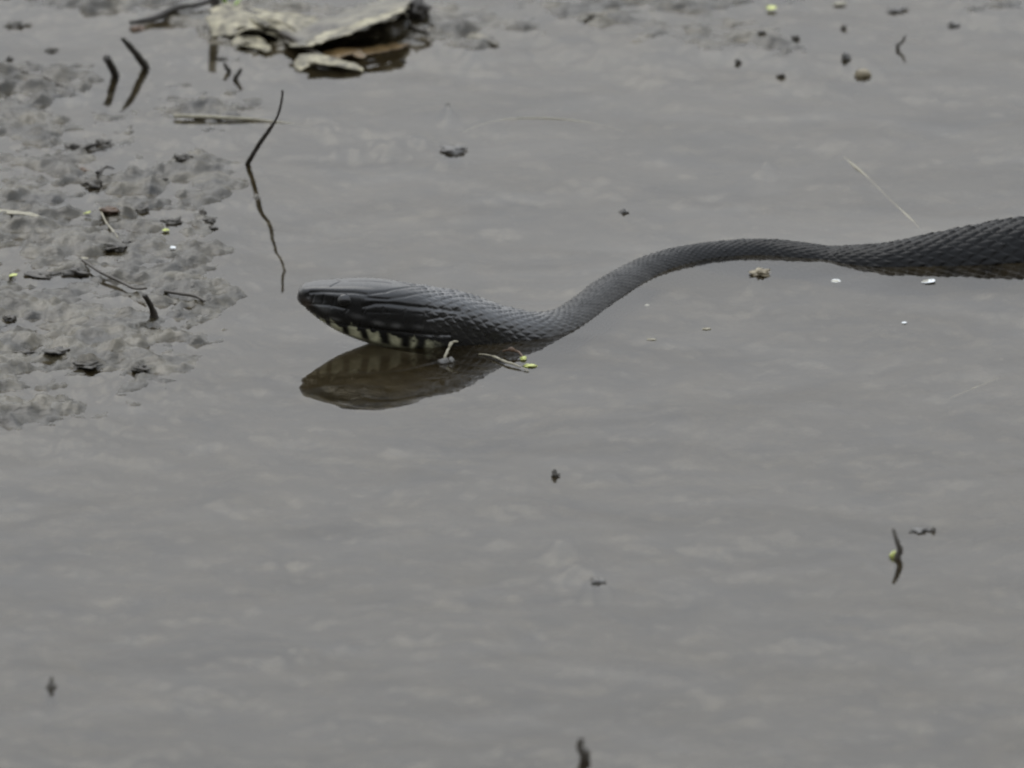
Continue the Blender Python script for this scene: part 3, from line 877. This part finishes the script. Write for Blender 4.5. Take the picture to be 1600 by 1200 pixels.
for k, (px, py, sx, sz, mat, lab) in enumerate([
        (1153, 99, 5, 6, CLOD, 'dark speck in the far water, first of four reached from the leaf'),
        (1220, 121, 7, 5, CLOD, 'dark wide speck nearest to the snake among the far specks'),
        (1243, 61, 6, 5, CLOD, 'black speck at the edge of the far mud shelf'),
        (1318, 45, 5, 6, CLOD, 'dark speck highest on the far water near the forked twig tip'),
        (1322, 92, 9, 7, GREYST, 'blurred grey pebble just above the tan pebble'),
        (1190, 60, 6, 3, GREYST, 'small dull grey pebble beside the black speck'),
        (1400, 17, 18, 4, GREYST, 'low grey mud stone at the far right mud edge'),
        (630, 96, 4, 4, CLOD, 'tiny black speck under the right tip of the big leaf'),
        (580, 95, 6, 2, CLOD, 'flat tiny dark speck below the hollow of the big leaf'),
        (868, 744, 7, 6, CLOD, 'single dark speck alone in the water below the snake'),
        (1458, 830, 5, 4, CLOD, 'dark bead beside the crooked yellowish stub'),
        (1436, 830, 14, 3, GREYST, 'pinkish grey scrap between the crooked stub and the dark bead'),
        (934, 910, 11, 3, GREYST, 'low grey mud nub breaking the surface of open water'),
        (975, 332, 8, 4, GREYST, 'faint grey nub in the water above the snake neck curve'),
        (1490, 40, 10, 4, GREYST, 'small grey nub at the far right mud edge, beside the low stone'),
]):
    lump('pebble', lab, 'pebble', px, py, sx * 0.85, sz * 0.9, mat, 40 + k, group=G, rough=0.7, sink=0.42)
lump('pebble', 'rounded tan pebble in the far water near four dark specks', 'pebble', 1348, 118, 13, 11, TAN, 60, rough=0.15, sink=0.45)
lump('pebble', 'yellowish stone just in front of the thin stretch of snake body', 'pebble', 1187, 430, 13, 5, TAN, 61, rough=0.7, sink=0.5)
lump('pebble', 'brownish pebble where the pale curved grass stem starts', 'pebble', 710, 236, 20, 6, GREYST, 62, rough=0.4)


def flake(name, label, cat, px, py, w, d, z, mat, seed, tilt=0.0, group=None):
    c = P(px, py)
    w *= 0.8; d *= 0.8; z = max(z - 1.5, 0.8)
    sp = [Vector((c.x + (t - 0.5) * 2 * w * U, c.y + 0.3 * d * U * math.sin(t * 3 + seed), z * U + tilt * t * U)) for t in (0, 0.33, 0.66, 1)]
    o = link(name, blade_mesh(name, sp, [d * 0.3, d, d * 0.9, d * 0.2], crumple=0.12, curl=1.2, nu=12, nv=7, seed=seed, ragged=0.4), mat)
    return tag(o, label, cat, group)


flake('flake', 'white flake floating off the pinched part of the snake body', 'flake', 1306, 441, 9, 11, 3, WHITE, 1.5)
flake('flake', 'larger white flake stuck to the waterline of the thick snake body', 'flake', 1451, 443, 13, 16, 4, WHITE, 2.5, tilt=3)
flake('flake', 'white speck floating in the bluish water under the neck curve', 'flake', 1011, 478, 4, 7, 3, WHITE, 3.5)
flake('flake', 'small pale speck floating in open water below the thick snake body', 'flake', 1413, 505, 5, 6, 2, WHITE, 4.5)
flake('flake', 'pale sliver floating below the bend of the snake body', 'flake', 1104, 515, 9, 6, 2, STRAW, 5.5)
flake('flake', 'tiny pale sliver with a dark end below the neck curve', 'flake', 1018, 532, 9, 6, 2, STRAW, 6.5)
flake('flake', 'bright yellow green fleck on the left end of the mud bank', 'flake', 20, 438, 7, 12, max(gz(P(20, 438)), 0) / U + 5, YGREEN, 7.5, tilt=2)
flake('flake', 'yellow green fleck lying left of the reddish clod', 'flake', 137, 338, 6, 10, max(gz(P(137, 338)), 0) / U + 4, YGREEN, 8.5, tilt=3)
flake('flake', 'dull yellow green fleck near the close trio of clods', 'flake', 259, 361, 6, 10, max(gz(P(259, 361)), 0) / U + 4, YGREEN, 9.5)
flake('flake', 'yellow green fleck on the far mud shelf', 'flake', 1205, 16, 9, 14, max(gz(P(1205, 16)), 0) / U + 5, YGREEN, 10.5, tilt=2)
flake('flake', 'tan fleck on the far mud shelf beside the yellow green one', 'flake', 1312, 8, 14, 10, max(gz(P(1312, 8)), 0) / U + 4, STRAW, 11.5)
flake('flake', 'pale pinkish fleck in the middle of the mud bank', 'flake', 132, 407, 7, 9, max(gz(P(132, 407)), 0) / U + 4, STRAW, 12.5)
flake('flake', 'small white chip among the lumps at the mud bank edge', 'flake', 270, 390, 5, 8, max(gz(P(270, 390)), 0) / U + 4, WHITE, 13.5)

# bits of plant caught against the snake's neck
pod = empty('plant_bit', P(700, 566))
tag(pod, 'short pale forked plant bit standing at the waterline of the snake neck', 'plant bit')
adopt(link('stalk', tube_mesh('stalk', [rise(692, 566, 0, -4, 0), rise(694, 564, 2, 8, 0), rise(700, 560, 2, 18, 0), rise(705, 558, 2, 25, 0)], [1.6 * U, 2.2 * U, 2.8 * U, 2.6 * U], seed=51, rough=0.5), STRAW), pod)
adopt(link('tip', tube_mesh('tip', [rise(703, 558, 0, 22, 0), rise(708, 558, 2, 25, 0), rise(714, 558, 2, 25, 0)], [2.4 * U, 2 * U, 1 * U], seed=52, rough=0.2), STRAW), pod)
adopt(link('bead', lump_mesh('bead', P(694, 567) + Vector((0, 0, 2 * U)), 9, 9, 6, 5, 0.25), GREYST), pod)
adopt(link('bead', lump_mesh('bead', P(705, 566) + Vector((0, 0, 2 * U)), 5, 6, 6, 6, 0.2), GREYST), pod)
weed = empty('plant_bit', P(806, 566))
tag(weed, 'straggly plant bit with two bright yellow green buds floating by the snake neck', 'plant bit')
adopt(link('stem', tube_mesh('stem', [P(748, 553, 0.0006), P(768, 556, 0.0012), P(790, 565, 0.0012), P(808, 571, 0.001), P(826, 580, 0.0004)], [1 * U, 1.4 * U, 1.7 * U, 1.3 * U, 0.6 * U], seed=53, rough=0.5), STRAW), weed)
adopt(link('stem', tube_mesh('stem', [P(786, 549, 0.0016), P(798, 546, 0.0028), P(810, 550, 0.002), P(818, 560, 0.0008)], [1.4 * U, 3 * U, 2.2 * U, 1 * U], seed=54, rough=0.5), BROWN), weed)
adopt(link('bud', lump_mesh('bud', P(818, 563) + Vector((0, 0, 3 * U)), 5, 6, 3.4, 7, 0.45), YGREEN), weed)
adopt(link('bud', lump_mesh('bud', P(827, 573) + Vector((0, 0, 2 * U)), 8, 6, 2, 8, 0.5), YGREEN), weed)
